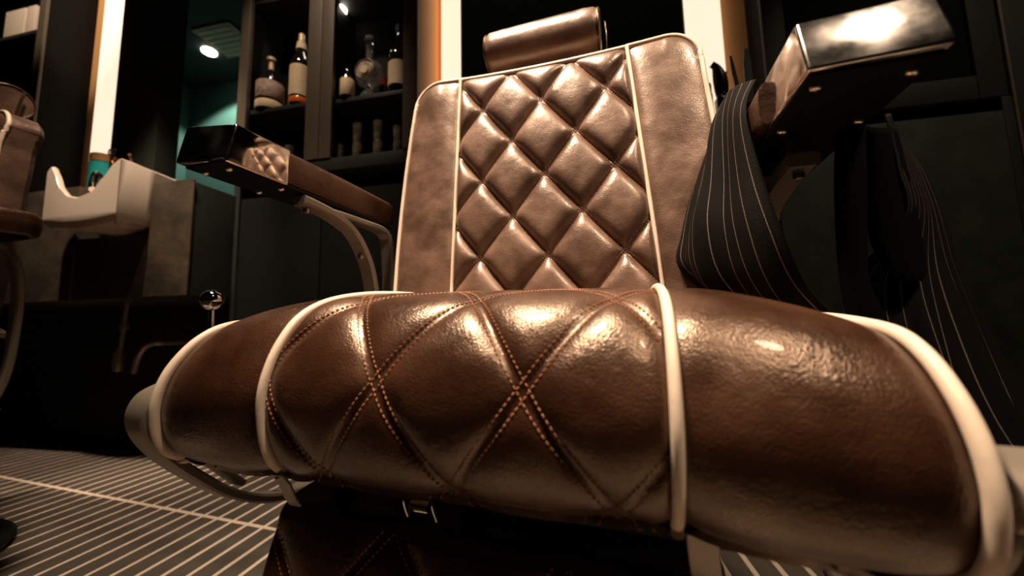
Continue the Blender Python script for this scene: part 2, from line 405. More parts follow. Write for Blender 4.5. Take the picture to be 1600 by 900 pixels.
def stitches(mb, fn, pathfn, t0, t1, step, side, off, ln, r):
    # little capsules following a stitched line; off = sideways shift of the line in half periods
    for sg in (-1, 1):
        n = 260; run = []; segs = []
        for i in range(n+2):
            uv = pathfn(lerp(t0, t1, i/n), sg*off) if i <= n else None
            if uv is None:
                if len(run) > 3: segs.append(run)
                run = []
            else: run.append(fn(uv[0], uv[1], 0.0005))
        for seg in segs:
            D = polylen(seg); k = int(D[-1]/step)
            for i in range(k):
                a = at_len(seg, D, i*step); b_ = at_len(seg, D, i*step+ln); t = (b_-a)
                if t.length < 1e-5: continue
                t.normalize()
                nrm = side(a); sd = t.cross(nrm).normalized()
                q = [a, a.lerp(b_, 0.25)+nrm*r*0.6, a.lerp(b_, 0.75)+nrm*r*0.6, b_]
                rr = [r*0.25, r, r, r*0.25]; vs = []
                for p_, r2 in zip(q, rr):
                    vs += [p_+sd*r2, p_+nrm*r2, p_-sd*r2, p_-nrm*r2]
                fs = [(i_*4+j, i_*4+(j+1) % 4, i_*4+4+(j+1) % 4, i_*4+4+j) for i_ in range(3) for j in range(4)]+[(3, 2, 1, 0), (12, 13, 14, 15)]
                mb.add(vs, fs)

def make_chair(root):
    # --- seat cushion
    sc = MB(OFF)
    xs = [-XO] + [lerp(-XO, -XI, i/34) for i in range(1, 34)] + [lerp(-XI, XI, i/230) for i in range(231)] + [lerp(XI, XO, i/34) for i in range(1, 35)]
    ns = 330
    rows = []
    ss = [i/ns for i in range(ns+1)]
    rows = [[seat_surf(x, s) for x in xs] for s in ss]
    sc.grid(rows)
    for sg, xi in ((-1, 0), (1, len(xs)-1)):   # side walls, rounded then closed
        ring = [r[xi] for r in rows]; c = Vector((sg*XO, 0.2, -0.07)); lo = [ring]
        for dx, k in ((0.006, 0.99), (0.010, 0.965), (0.012, 0.90), (0.013, 0.5), (0.013, 0.02)):
            lo.append([Vector((p.x+sg*dx, c.y+(p.y-c.y)*k, c.z+(p.z-c.z)*k)) for p in ring])
        sc.grid([[r for r in l_] for l_ in lo])
    bk = [rows[0], rows[-1]]; sc.grid(bk)
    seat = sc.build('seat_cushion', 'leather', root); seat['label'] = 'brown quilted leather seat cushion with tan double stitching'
    for x in (-XI, XI, -XO, XO):
        pp = MB(OFF); rr = 0.0046 if abs(x) < 0.2 else 0.0052
        s0, s1 = 0.0, 0.615 if abs(x) < 0.2 else 0.645
        pts = [seat_pt(x, lerp(s0, s1, i/140)) for i in range(141)]
        pp.tube([p+n*NS*0.0022+Vector(((0.003 if x > 0 else -0.003) if abs(x) > .2 else 0, 0, 0)) for p, n in pts], rr, 10)
        pp.build('piping', 'piping', seat)
    st = MB(OFF)
    def nrm_s(p):                              # outward normal on the roll
        c = Vector((p.x, 0.07 if p.y < 0.07 else p.y, -0.06)); v = p-c; v.x = 0; return v.normalized()
    Ltot = DI[-1]
    for k in range(-8, 9):
        for sgn in (1, -1):
            def path(b_, sh, k=k, sgn=sgn):        # b_: along arclength half periods
                a = 2*k - sgn*b_ + sh
                x = SX0 + a*SU; s = (S1+b_*SV)/Ltot
                if abs(x) > XI-0.004 or not 0.02 < s < 0.62: return None
                return (x, s)
            stitches(st, seat_surf, path, -4.2, 1.6, 0.0052, nrm_s, 0.082, 0.0036, 0.0007)
    o = st.build('stitching', 'thread', seat, smooth=False, fix=False); o['kind'] = 'stuff'; o['label'] = 'tan double stitching'
    # --- backrest
    bc = MB(OFF)
    us = [lerp(-1, -0.62, i/30) for i in range(30)] + [lerp(-0.62, 0.62, i/230) for i in range(230)] + [lerp(0.62, 1, i/30) for i in range(31)]
    vs_ = [i/300 for i in range(301)]
    rows = [[back_surf(u, v) for u in us] for v in vs_]
    bc.grid(rows)
    rim = [r[0] for r in rows] + rows[-1][1:-1] + [r[-1] for r in reversed(rows)]
    cc = Vector((0.0, 0, 0.26)); lo = [rim]
    for dy, k in ((0.012, 1.0), (0.045, 1.0), (0.055, 0.97), (0.057, 0.6), (0.057, 0.02)):
        lo.append([Vector((cc.x+(p.x-cc.x)*k, p.y+dy, cc.z+(p.z-cc.z)*k)) for p in rim])
    bc.grid(lo)
    bc.grid([rows[0], [p+Vector((0, 0.05, 0)) for p in rows[0]]])
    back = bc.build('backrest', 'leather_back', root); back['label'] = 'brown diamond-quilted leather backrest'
    pp = MB(OFF); pp.tube([p+Vector((0, -0.002, 0)) for p in rim], 0.0042, 10); pp.build('piping', 'piping', back)
    for u in (-0.62, 0.62):
        pp = MB(OFF); pp.tube([back_base(u, lerp(0, 0.995, i/60))+Vector((0, -0.004, 0)) for i in range(61)], 0.0036, 10); pp.build('piping', 'piping', back)
    st = MB(OFF)
    for k in range(-8, 12):
        for sgn in (1, -1):
            def path(b_, sh, k=k, sgn=sgn):
                a = 2*k - sgn*b_ + sh; u = (a*BU+0.02)*0.62; z = 0.129+b_*BV
                if abs(u) > 0.61: return None
                x = back_base(u, 0.5).x; top = b_top(x); v = (z-ZB)/(top-ZB)
                if not 0.02 < v < 0.985: return None
                return (u, v)
            stitches(st, back_surf, path, -2.2, 5.4, 0.0050, lambda p: Vector((0, -1, 0.09)), 0.054, 0.0034, 0.0006)
    o = st.build('stitching', 'thread_dark', back, smooth=False, fix=False); o['kind'] = 'stuff'; o['label'] = 'brown double stitching'
    # --- headrest on its post behind the backrest
    h = MB(OFF); ax0, ax1 = Vector((-0.135, 0.445, 0.607)), Vector((0.108, 0.445, 0.608)); R_ = 0.046
    pts = []; rad = []
    for i in range(25):
        t = i/24; e = min(t, 1-t)*(ax1-ax0).length
        pts.append(ax0.lerp(ax1, t)); rad.append(R_*(1-0.16*exp(-e/0.006))+0.0012*sin(i*1.9)*exp(-e/0.03))
    h.tube(pts, rad, 40); hr = h.build('headrest', 'leather_back', root)
    for xx in (-0.134, 0.107):
        h = MB(OFF); h.tube([(xx, 0.445+0.0405*cos(a), 0.6075+0.0405*sin(a)) for a in [2*pi*i/36 for i in range(36)]], 0.0028, 8, closed=True)
        h.build('seam', 'leather', hr)
    h = MB(OFF); h.box((-0.035, 0.455, 0.30), (-0.005, 0.463, 0.585), 0.002); h.build('headrest_post', 'chrome', root)
    h = MB(OFF); h.band([(0.119, 0.452, 0.52), (0.121, 0.45, 0.56), (0.121, 0.455, 0.605), (0.118, 0.462, 0.64)], 0.006, 0.003, axis=(0, 1, 0)); h.build('strap', 'leather', root)
    # --- arms
    for sg in (-1, 1):
        xi, xo = (0.350, 0.425) if sg < 0 else (0.307, 0.402)
        y0 = 0.030 if sg < 0 else 0.066; yc = y0+0.108; zb, zt = 0.219, 0.277; ye = 0.435; sl = 0.010 if sg < 0 else 0.018
        if sg < 0: y_a, y_b = y0-0.004, y0+0.012      # outer / inner front corners
        else: y_a, y_b = y0-0.002, y0+0.003
        X = lambda v: sg*v
        pad = MB(OFF)
        rows = []
        for i in range(26):                       # padded leather pillow, tapered to the rear
            t = i/25; y = lerp(yc-0.004, ye, t)
            hw = (xo-xi)/2*((1.0 if sg < 0 else 1.16)-0.10*smooth(t))*(sqrt(max(0.02, 1-max(0, (t-0.86)/0.14)**2)))
            zc_ = lerp((zb+zt)/2+0.002, (zb+zt)/2+0.0, t); hh = (zt-zb)/2*(0.98+0.08*sin(pi*t))*(sqrt(max(0.05, 1-max(0, (t-0.9)/0.1)**2)))
            c = Vector((X((xi+xo)/2), y, zc_)); row = []
            for j in range(33):
                a = 2*pi*j/32; ca, sa = cos(a), sin(a); e = 0.42
                row.append(c+Vector((hw*math.copysign(abs(ca)**e, ca), 0, hh*math.copysign(abs(sa)**e, sa))))
            rows.append(row)
        pad.grid(rows); pad.add(rows[-1][:-1], [tuple(range(32))]); pad.add(rows[0][:-1], [tuple(range(32))])
        arm = pad.build('armrest', 'leather', root)
        cap = MB(OFF)
        xa, xb = X(xo), X(xi)
        q = [(xa, y_a, zb), (xb, y_b, zb), (xb, yc, zb), (xa, yc, zb), (xa, y_a+sl, zt), (xb, y_b+sl, zt), (xb, yc, zt+0.001), (xa, yc, zt+0.001)]
        cap.hexa(q, 0.0035); c_ = cap.build('end_cap', 'chrome', arm); c_['label'] = 'chrome end cap'
        pl = MB(OFF); pl.box((min(xa, xb)+0.0025, y0+0.008, zb-0.003), (max(xa, xb)-0.0025, ye-0.03, zb+0.004), 0.0015)
        pl.build('underside_plate', 'black_board', arm)
        for yy in (y0+0.026, yc-0.002):
            for xx in (xi+0.014, xo-0.014):
                s_ = MB(OFF); s_.lathe([(0.0012, -0.0045), (0.0036, -0.0038), (0.0050, -0.002), (0.0053, 0.0), (0.0053, 0.004)], (X(xx), yy, zb-0.003), 18)
                s_.build('screw', 'screw', arm)
        # cast arm frame: one closed loop from the bracket under the pad, down behind the seat, forward under it to the hub
        xf = sg*(0.362 if sg < 0 else 0.366); xk = xf if sg < 0 else 0.343; dz = 0 if sg < 0 else -0.020; dy = 0 if sg < 0 else 0.018
        f = MB(OFF)
        P1 = catmull([(xk, 0.168+dy, 0.207+dz), (xk, 0.20+dy, 0.205+dz), (xk, 0.245+dy, 0.198+dz), (xk, 0.292+dy, 0.178+dz), ((xf+xk)/2, 0.330+dy, 0.135+dz), (xf, 0.352, 0.085), (xf, 0.362, 0.03), (xf, 0.362, -0.06), (xf, 0.345, -0.16), (xf, 0.30, -0.235), (xf, 0.23, -0.262), (xf, 0.156, -0.256), (xf, 0.092, -0.226), (xf, 0.040, -0.182), (xf, 0.002, -0.142), (xf, -0.017, -0.108), (xf, -0.012, -0.082), (xf, 0.012, -0.070)], 6)
        ks = len(P1); f.band(P1, [0.032 for i in range(ks)], [0.016 if i < 16 else 0.012 for i in range(ks)])
        P2 = catmull([(xk, 0.215+dy, 0.203+dz), (xk, 0.30, 0.206), (xk, 0.385, 0.202), (xf, 0.405, 0.15), (xf, 0.412, 0.05), (xf, 0.405, -0.08), (xf, 0.37, -0.18)], 6)
        f.band(P2, 0.030, 0.012)
        P3 = catmull([(xf, 0.10, -0.214), (xf, 0.056, -0.168), (xf, 0.026, -0.128), (xf, 0.018, -0.10)], 6); f.band(P3, 0.026, 0.008)
        if sg > 0: f.box((0.333, 0.20, 0.19), (0.355, 0.27, 0.217), 0.002)
        fr = f.build('arm_frame', 'alu', root)
        f = MB(OFF); f.lathe([(0.004, 0.0), (0.0200, 0.001), (0.022, 0.004), (0.022, 0.058), (0.019, 0.064), (0.004, 0.065)] if sg > 0 else [(0.004, 0.0), (0.0235, -0.001), (0.025, -0.003), (0.025, -0.020), (0.022, -0.024), (0.004, -0.025)], (sg*0.348, 0.030, -0.098) if sg < 0 else (0.352, 0.036, -0.104), 36, 'x')
        hb = f.build('hub', 'alu' if sg < 0 else 'brushed', fr)
        for yy, zz in ((0.182, 0.195), (0.318, 0.140)):
            f = MB(OFF); f.lathe([(0.002, -0.0085), (0.005, -0.008), (0.0058, -0.005), (0.0058, 0.0)], (xk, yy+dy, zz+0.002+dz), 16); f.build('bolt', 'screw', fr)
    # --- seat frame, legrest and hinges
    f = MB(OFF); f.box((-0.30, 0.06, -0.175), (0.30, 0.40, -0.150), 0.004); f.box((-0.345, 0.20, -0.190), (0.345, 0.24, -0.165), 0.003)
    f.build('seat_frame', 'black_metal', root)
    lg = MB(OFF); rows = []
    def leg_pt(u, v):
        x = lerp(-0.224, 0.226, u); top = Vector((x, 0.062, -0.192)); bot = Vector((x, 0.000, -0.430))
        p = top.lerp(bot, v); n = Vector((0, -0.968, 0.252))
        a = (x-0.02)/0.085; b_ = (v*0.246-0.105)/0.10; e = min(u, 1-u)*0.45; ev = min(v, 1-v)*0.246
        k = (1-exp(-e/0.012))*(1-exp(-ev/0.010)); th = 0.030*sqrt(max(0, 1-max(0, 1-ev/0.020)**2))*sqrt(max(0, 1-max(0, 1-e/0.016)**2))
        return p+n*(quilt(a, b_, 0.008, 0.03)*k+th-0.010)
    for i in range(91): rows.append([leg_pt(j/120, i/90) for j in range(121)])
    lg.grid(rows)
    rim = rows[0]+[r[-1] for r in rows[1:]]+rows[-1][::-1][1:]+[r[0] for r in rows[::-1]][1:]
    lc = Vector((0, 0.06, -0.31))
    lg.grid([rim, [p+Vector((0, 0.028, 0.003)) for p in rim], [lc+(p-lc)*0.02+Vector((0, 0.0, 0)) for p in rim]])
    leg = lg.build('legrest', 'leather', root)
    st = MB(OFF)
    for k in range(-3, 4):
        for sgn in (1, -1):
            def path(b_, sh, k=k, sgn=sgn):
                x = 0.02+(2*k-sgn*b_+sh)*0.085; u = (x+0.224)/0.45; v = (b_*0.10+0.105)/0.246
                if not 0.03 < u < 0.97 or not 0.05 < v < 0.95: return None
                return (u, v)
            stitches(st, lambda u, v, l_: leg_pt(u, v)+Vector((0, -0.968, 0.252))*l_, path, -1.4, 2, 0.0052, lambda p: Vector((0, -0.968, 0.252)), 0.075, 0.0036, 0.0007)
    o = st.build('stitching', 'thread', leg, smooth=False, fix=False); o['kind'] = 'stuff'
    f = MB(OFF); f.band([(-0.186, 0.008, -0.148), (-0.188, 0.02, -0.162), (-0.189, 0.028, -0.178), (-0.189, 0.036, -0.190)], 0.016, 0.003); f.build('legrest_bracket', 'alu', root)
    f = MB(OFF); f.band([(0.205, 0.03, -0.150), (0.206, 0.036, -0.165), (0.209, 0.045, -0.19), (0.212, 0.055, -0.23)], 0.022, 0.004); f.build('legrest_bracket', 'alu', root)
    f = MB(OFF); f.box((0.243, 0.04, -0.160), (0.262, 0.055, -0.152), 0.002); f.build('hinge', 'screw', root)
    for x0 in (-0.165, -0.075, 0.0):
        f = MB(OFF); f.hexa([(x0-0.010, 0.07, -0.22), (x0+0.010, 0.07, -0.22), (x0+0.010, 0.09, -0.22), (x0-0.010, 0.09, -0.22), (x0-0.010, 0.07, -0.15), (x0+0.010, 0.07, -0.15), (x0+0.010, 0.09, -0.15), (x0-0.010, 0.09, -0.15)], 0.002)
        f.build('legrest_arm', 'black_metal', root)
    for x0 in (-0.062, -0.030):
        f = MB(OFF); f.tube(catmull([(x0, 0.05, -0.160), (x0+0.002, 0.046, -0.172), (x0+0.008, 0.045, -0.184)], 5), 0.0022, 8); f.build('hinge', 'chrome_ball', root)
    f = MB(OFF); f.lathe([(0.002, -0.010), (0.008, -0.010), (0.008, 0.010), (0.002, 0.010)], (-0.046, 0.055, -0.178), 18, 'x'); f.box((-0.054, 0.05, -0.168), (-0.036, 0.053, -0.160), 0.001); f.build('hinge', 'chrome', root)
    # --- lever with its ball knob
    f = MB(OFF); f.tube(catmull([(-0.475, 0.12, 0.036), (-0.474, 0.121, 0.0), (-0.468, 0.123, -0.06), (-0.44, 0.14, -0.14), (-0.372, 0.16, -0.20)], 8), 0.0045, 12); lv = f.build('lever', 'chrome', root)
    f = MB(OFF); f.ball((-0.4755, 0.12, 0.040), 0.0165, 32); f.build('knob', 'chrome_ball', lv)
    # --- pedestal and base
    f = MB(OFF); f.lathe([(0.02, 0), (0.10, 0.0), (0.105, 0.02), (0.05, 0.03), (0.045, 0.25), (0.09, 0.262), (0.09, 0.272), (0.02, 0.272)], (0.03, 0.31, -0.462), 40); f.build('pedestal', 'black_metal', root)
    f = MB(OFF); f.lathe([(0.02, -0.002), (0.235, -0.002), (0.240, 0.006), (0.232, 0.014), (0.10, 0.030), (0.02, 0.034)], (0.03, 0.32, -0.487), 64); f.build('base_plate', 'black_metal', root)
ROTC = (0, radians(1.5), radians(-4))
ezv = Matrix.Rotation(radians(-4), 3, 'Z') @ Matrix.Rotation(radians(1.5), 3, 'Y') @ Vector((0, 0, 1))
CB = Vector((-0.142, 0.30, EYE)) - ezv*EYE
chair = empty('barber_chair', CB, ROTC); make_chair(chair)
tag(chair, 'brown leather barber chair in front with diamond-quilted seat and back, whole seat in view', 'chair', 'barber chairs')
chair2 = copy_tree(chair); chair2.location = CB + Vector((-1.47, -0.18, 0.0))
chair2['label'] = 'second barber chair cut off by the left edge beside the white wash basin'
CHM = Matrix.Translation(CB) @ Euler(ROTC).to_matrix().to_4x4()

# ------------------------------------------------------------------ cape draped over the right arm
def CH(x, y, z): return CHM @ Vector((x, y, z+EYE))
def sheet(ctrl, nu, nv, thick, uvr, fold, name, m_, parent=None):
    # ctrl: rows (top to bottom) of points left to right, in chair coordinates
    rows = [catmull([Vector(p) for p in r], nu) for r in ctrl]
    cols = [catmull([r[j] for r in rows], nv) for j in range(len(rows[0]))]
    W_, H_ = len(cols), len(cols[0]); vs = []; uvs = []
    for i in range(W_):
        for j in range(H_):
            p = cols[i][j]; a = cols[min(i+1, W_-1)][j]-cols[max(i-1, 0)][j]; b = cols[i][min(j+1, H_-1)]-cols[i][max(j-1, 0)]
            n = a.cross(b)
            if n.length > 0: n.normalize()
            u, v = i/(W_-1), j/(H_-1)
            vs.append(p+n*fold(u, v)); uvs.append((lerp(uvr[0], uvr[1], u), v))
    me = bpy.data.meshes.new(name)
    fs = [(i*H_+j, (i+1)*H_+j, (i+1)*H_+j+1, i*H_+j+1) for i in range(W_-1) for j in range(H_-1)]
    me.from_pydata([CH(*p) for p in vs], [], fs); me.materials.append(M[m_])
    ul = me.uv_layers.new(name='UVMap')
    for l in me.loops: ul.data[l.index].uv = uvs[l.vertex_index]
    me.shade_smooth()
    o = bpy.data.objects.new(name, me); COL.objects.link(o)
    sd = o.modifiers.new('thickness', 'SOLIDIFY'); sd.thickness = thick; sd.offset = 0
    if parent: o.parent = parent
    return o
cape = empty('barber_cape', (0, 0, 0))
tag(cape, 'black pinstriped cloth cape draped over the right armrest of the front chair', 'cape')
# inner panel: hangs between the arm and the backrest
sheet([[(0.400, 0.42, 0.300), (0.350, 0.40, 0.320), (0.305, 0.33, 0.345), (0.300, 0.27, 0.332), (0.318, 0.235, 0.318)],
       [(0.330, 0.41, 0.285), (0.296, 0.37, 0.300), (0.278, 0.30, 0.296), (0.285, 0.25, 0.280), (0.296, 0.205, 0.262)],
       [(0.300, 0.40, 0.225), (0.262, 0.35, 0.222), (0.262, 0.28, 0.210), (0.278, 0.23, 0.190), (0.300, 0.185, 0.175)],
       [(0.280, 0.39, 0.150), (0.240, 0.34, 0.145), (0.245, 0.27, 0.140), (0.275, 0.21, 0.120), (0.310, 0.170, 0.105)],
       [(0.270, 0.38, 0.100), (0.232, 0.33, 0.096), (0.250, 0.27, 0.075), (0.290, 0.21, 0.055), (0.330, 0.175, 0.045)],
       [(0.290, 0.38, 0.070), (0.268, 0.32, 0.055), (0.292, 0.27, 0.020), (0.330, 0.22, 0.000), (0.372, 0.190, -0.010)],
       [(0.340, 0.38, 0.040), (0.330, 0.33, 0.020), (0.345, 0.28, -0.020), (0.372, 0.24, -0.050), (0.400, 0.215, -0.070)]],
      9, 8, 0.0022, (0.2, 12.2), lambda u, v: 0.006*sin(u*19+v*2)*smooth(v*2.2)+0.003*sin(u*37+v*5)*smooth(v), 'inner_panel', 'cape', cape)
# outer panel: falls from the arm to beside the seat
sheet([[(0.426, 0.200, 0.232), (0.440, 0.220, 0.240), (0.455, 0.250, 0.248), (0.472, 0.280, 0.254), (0.490, 0.320, 0.262)],
[(0.426, 0.190, 0.168), (0.442, 0.210, 0.177), (0.463, 0.240, 0.188), (0.485, 0.270, 0.198), (0.513, 0.310, 0.211)],
[(0.427, 0.190, 0.115), (0.444, 0.205, 0.123), (0.464, 0.225, 0.131), (0.487, 0.255, 0.140), (0.522, 0.300, 0.153)],
[(0.384, 0.205, 0.049), (0.416, 0.205, 0.055), (0.448, 0.212, 0.060), (0.483, 0.240, 0.065), (0.523, 0.280, 0.070)],
[(0.372, 0.196, -0.017), (0.411, 0.192, -0.016), (0.448, 0.200, -0.016), (0.494, 0.230, -0.019), (0.540, 0.270, -0.024)],
[(0.375, 0.190, -0.088), (0.420, 0.190, -0.084), (0.459, 0.195, -0.082), (0.504, 0.220, -0.084), (0.553, 0.260, -0.093)],
[(0.389, 0.190, -0.166), (0.430, 0.185, -0.158), (0.474, 0.190, -0.154), (0.522, 0.210, -0.155), (0.573, 0.250, -0.171)],
[(0.400, 0.190, -0.260), (0.440, 0.185, -0.260), (0.484, 0.190, -0.260), (0.535, 0.210, -0.260), (0.590, 0.250, -0.265)]],
      9, 8, 0.0022, (0.3, 9.4), lambda u, v: (0.008*sin(u*21+v*2.5)+0.004*sin(u*43-v*4))*smooth((v-0.25)*1.6), 'outer_panel', 'cape', cape)
# black lining: turned-in sleeves that hang in the gap
sheet([[(0.382, 0.200, 0.227), (0.383, 0.185, 0.222), (0.392, 0.185, 0.222), (0.407, 0.200, 0.226)],
[(0.376, 0.200, 0.151), (0.376, 0.182, 0.144), (0.387, 0.182, 0.143), (0.403, 0.200, 0.148)],
[(0.374, 0.200, 0.065), (0.373, 0.182, 0.059), (0.382, 0.182, 0.056), (0.398, 0.200, 0.057)],
[(0.379, 0.200, -0.004), (0.382, 0.182, -0.003), (0.392, 0.182, -0.003), (0.414, 0.200, -0.003)],
[(0.384, 0.200, -0.060), (0.386, 0.184, -0.060), (0.396, 0.184, -0.060), (0.418, 0.200, -0.060)]],
      6, 6, 0.003, (0, 1), lambda u, v: 0, 'sleeve_lining', 'lining', cape)
sheet([[(0.409, 0.205, 0.225), (0.412, 0.195, 0.216), (0.422, 0.195, 0.214), (0.435, 0.205, 0.220)],
[(0.406, 0.205, 0.149), (0.408, 0.192, 0.144), (0.426, 0.192, 0.142), (0.443, 0.205, 0.145)],
[(0.406, 0.205, 0.096), (0.408, 0.190, 0.089), (0.426, 0.190, 0.088), (0.447, 0.205, 0.090)],
[(0.413, 0.200, 0.067), (0.413, 0.188, 0.060), (0.428, 0.188, 0.058), (0.444, 0.200, 0.059)],
[(0.422, 0.198, 0.053), (0.421, 0.188, 0.050), (0.428, 0.188, 0.048), (0.439, 0.198, 0.050)]],
      6, 6, 0.003, (0, 1), lambda u, v: 0, 'sleeve_lining', 'lining', cape)

# ------------------------------------------------------------------ left station: slate cabinet, basin, light, mirror
def thing(mb, name, m_, label, cat, group=None, smooth_=True):
    o = mb.build(name, m_, smooth=smooth_); tag(o, label, cat, group); return put(o)
def root_of(name, label, cat, group=None, loc=(0, 0, 0)):
    o = empty(name, loc); tag(o, label, cat, group); put(o); return o
def child(mb, name, m_, parent, label=None, smooth_=True):
    o = mb.build(name, m_, smooth=smooth_); o.parent = parent
    if label: o['label'] = label
    return o
cf = 1.05
vc = root_of('slate_cabinet', 'dark slate-faced cabinet hanging under the white wash basin', 'cabinet')
b = MB(); b.box((-1.49*cf, cf, Z(0.135)), (-1.312*cf, cf+0.008, Z(0.562)), 0.002); child(b, 'end_block', 'stone', vc, 'lighter slate end block')
b = MB(); b.box((-1.935, cf+0.012, Z(0.135)), (-1.492*cf, 1.415, Z(0.375)), 0.002); child(b, 'front_panel', 'stone', vc)
b = MB(); b.box((-3.3*cf, cf+0.004, Z(0.135)), (-1.937, 1.415, Z(0.588)), 0.002); child(b, 'front_panel', 'stone', vc)
b = MB(); b.box((-1.489*cf, cf+0.009, Z(0.135)), (-1.388, 1.415, Z(0.556)), 0.002); child(b, 'side_panel', 'dark_frame', vc)

# wash basin: ceramic shell with a neck notch in its front rim
def basin():
    xl, xr = -1.912, -1.568; yf, yb = 0.950, 1.30; zb = Z(0.405)
    def rim(x):
        t = (x-xl)/(xr-xl)
        # left horn, neck dip, right horn
        pts = [(0, .606), (.06, .621), (.145, .586), (.25, .53), (.39, .495), (.52, .486), (.69, .502), (.83, .557), (.92, .600), (1, .618)]
        for (a, za), (b_, zb_) in zip(pts, pts[1:]):
            if t <= b_: return Z(lerp(za, zb_, smooth((t-a)/(b_-a))*0.4+0.6*(t-a)/(b_-a)))
        return Z(0.622)
    o = MB(); th = 0.016
    N_ = 48
    def ring(k, inset, z_of):
        P = []
        for i in range(N_+1): x = lerp(xl+inset, xr-inset, i/N_); P.append(Vector((x, yf+inset-0.012*sin(pi*i/N_)*(1 if not inset else 1), z_of(x, 0))))
        for i in range(1, 17): y = lerp(yf+inset, yb-inset, i/16); P.append(Vector((xr-inset, y, z_of(xr, i/16))))
        for i in range(1, N_+1): x = lerp(xr-inset, xl+inset, i/N_); P.append(Vector((x, yb-inset, z_of(x, 1))))
        for i in range(1, 16): y = lerp(yb-inset, yf+inset, i/16); P.append(Vector((xl+inset, y, z_of(xl, 1-i/16))))
        return P
    top = lambda x, t: lerp(rim(x), Z(0.60) if x > -1.6 else Z(0.465), min(1, t*(1.1 if x > -1.6 else 4.0))) if t else rim(x)
    rings = []
    bulge = lambda x: Z(0.405)-0.022*sin(pi*max(0, min(1, (x-xl)/(xr-xl))))
    rings.append(ring(0, 0.05, lambda x, t: bulge(x)-0.012*(1-t)))
    rings.append(ring(0, 0.012, lambda x, t: bulge(x)-0.006*(1-t)))
    rings.append(ring(0, 0.002, lambda x, t: Z(0.412)-0.012*sin(pi*max(0, min(1, (x-xl)/(xr-xl))))*(1-t)))
    rings.append(ring(0, 0.0, lambda x, t: Z(0.425)))
    rings.append(ring(0, 0.0, lambda x, t: top(x, t)-0.006))
    rings.append(ring(0, 0.004, lambda x, t: top(x, t)-0.001))
    rings.append(ring(0, 0.010, lambda x, t: top(x, t)))
    rings.append(ring(0, 0.016, lambda x, t: top(x, t)-0.004))
    rings.append(ring(0, 0.020, lambda x, t: top(x, t)-0.02))
    rings.append(ring(0, 0.035, lambda x, t: Z(0.45)))
    rings.append(ring(0, 0.10, lambda x, t: Z(0.435)))
    rings.append(ring(0, 0.16, lambda x, t: Z(0.432)))
    k = len(rings[0])
    vs = [p for r in rings for p in r]
    fs = [(i*k+j, i*k+(j+1) % k, (i+1)*k+(j+1) % k, (i+1)*k+j) for i in range(len(rings)-1) for j in range(k)]
    fs += [tuple(range(k))[::-1], tuple((len(rings)-1)*k+j for j in range(k))]
    o.add(vs, fs); return o
wb = root_of('wash_basin', 'white ceramic hair-washing basin with a curved neck notch', 'basin')
child(basin(), 'bowl', 'ceramic', wb)
for x in (-1.885, -1.590):
    b = MB(); b.lathe([(0.002, 0), (0.009, 0.002), (0.010, 0.02), (0.002, 0.022)], (x, 0.972, Z(0.385)), 16); child(b, 'foot', 'ceramic', wb)
b = MB(); b.tube(catmull([(-1.99, 1.17, Z(0.59)), (-1.985, 1.14, Z(0.66)), (-1.94, 1.10, Z(0.655)), (-1.90, 1.07, Z(0.60)), (-1.86, 1.05, Z(0.565))], 8), 0.012, 12); child(b, 'spout', 'chrome', wb, 'chrome curved spout')
# taps and jar behind the basin
tp = root_of('brass_tap', 'small brass mixer tap beside the left light strip', 'tap')
for dx, dz in ((0, 0), (0.05, -0.012)):
    b = MB(); b.lathe([(0.004, 0), (0.020, 0.004), (0.024, 0.018), (0.018, 0.032), (0.006, 0.040)], (-2.06+dx, 1.25, Z(0.76+dz)), 16); child(b, 'handle', 'brass', tp)
b = MB(); b.lathe([(0.03, 0), (0.03, 0.01), (0.014, 0.02), (0.014, 0.16), (0.004, 0.17)], (-2.03, 1.27, Z(0.588)), 16)
b.tube(catmull([(-2.03, 1.27, Z(0.74)), (-1.99, 1.25, Z(0.775)), (-1.965, 1.22, Z(0.80))], 5), 0.006, 8); child(b, 'body', 'brass', tp)
jr = root_of('teal_jar', 'teal jar with a wooden lid behind the basin at the left light strip', 'jar')
b = MB(); b.lathe([(0.01, 0), (0.044, 0.0), (0.047, 0.01), (0.047, 0.20), (0.04, 0.205)], (-2.17, 1.255, Z(0.588)), 28); child(b, 'body', 'teal_jar', jr)
b = MB(); b.lathe([(0.01, 0), (0.046, 0.0), (0.046, 0.035), (0.01, 0.038)], (-2.17, 1.255, Z(0.794)), 28); child(b, 'lid', 'wood_cap', jr)
sc_ = root_of('scissors', 'pair of small scissors standing in front of the left light strip', 'scissors')
for dx in (-0.011, 0.011):
    b = MB(); b.tube([(-2.085+dx+0.010*cos(a), 1.23, Z(0.83)+0.014*sin(a)) for a in [2*pi*i/20 for i in range(20)]], 0.003, 8, closed=True); child(b, 'handle', 'black_plastic', sc_)
    b = MB(); b.box((-2.088+dx*0.4, 1.228, Z(0.60)), (-2.082+dx*0.4, 1.232, Z(0.82))); child(b, 'blade', 'brass', sc_)

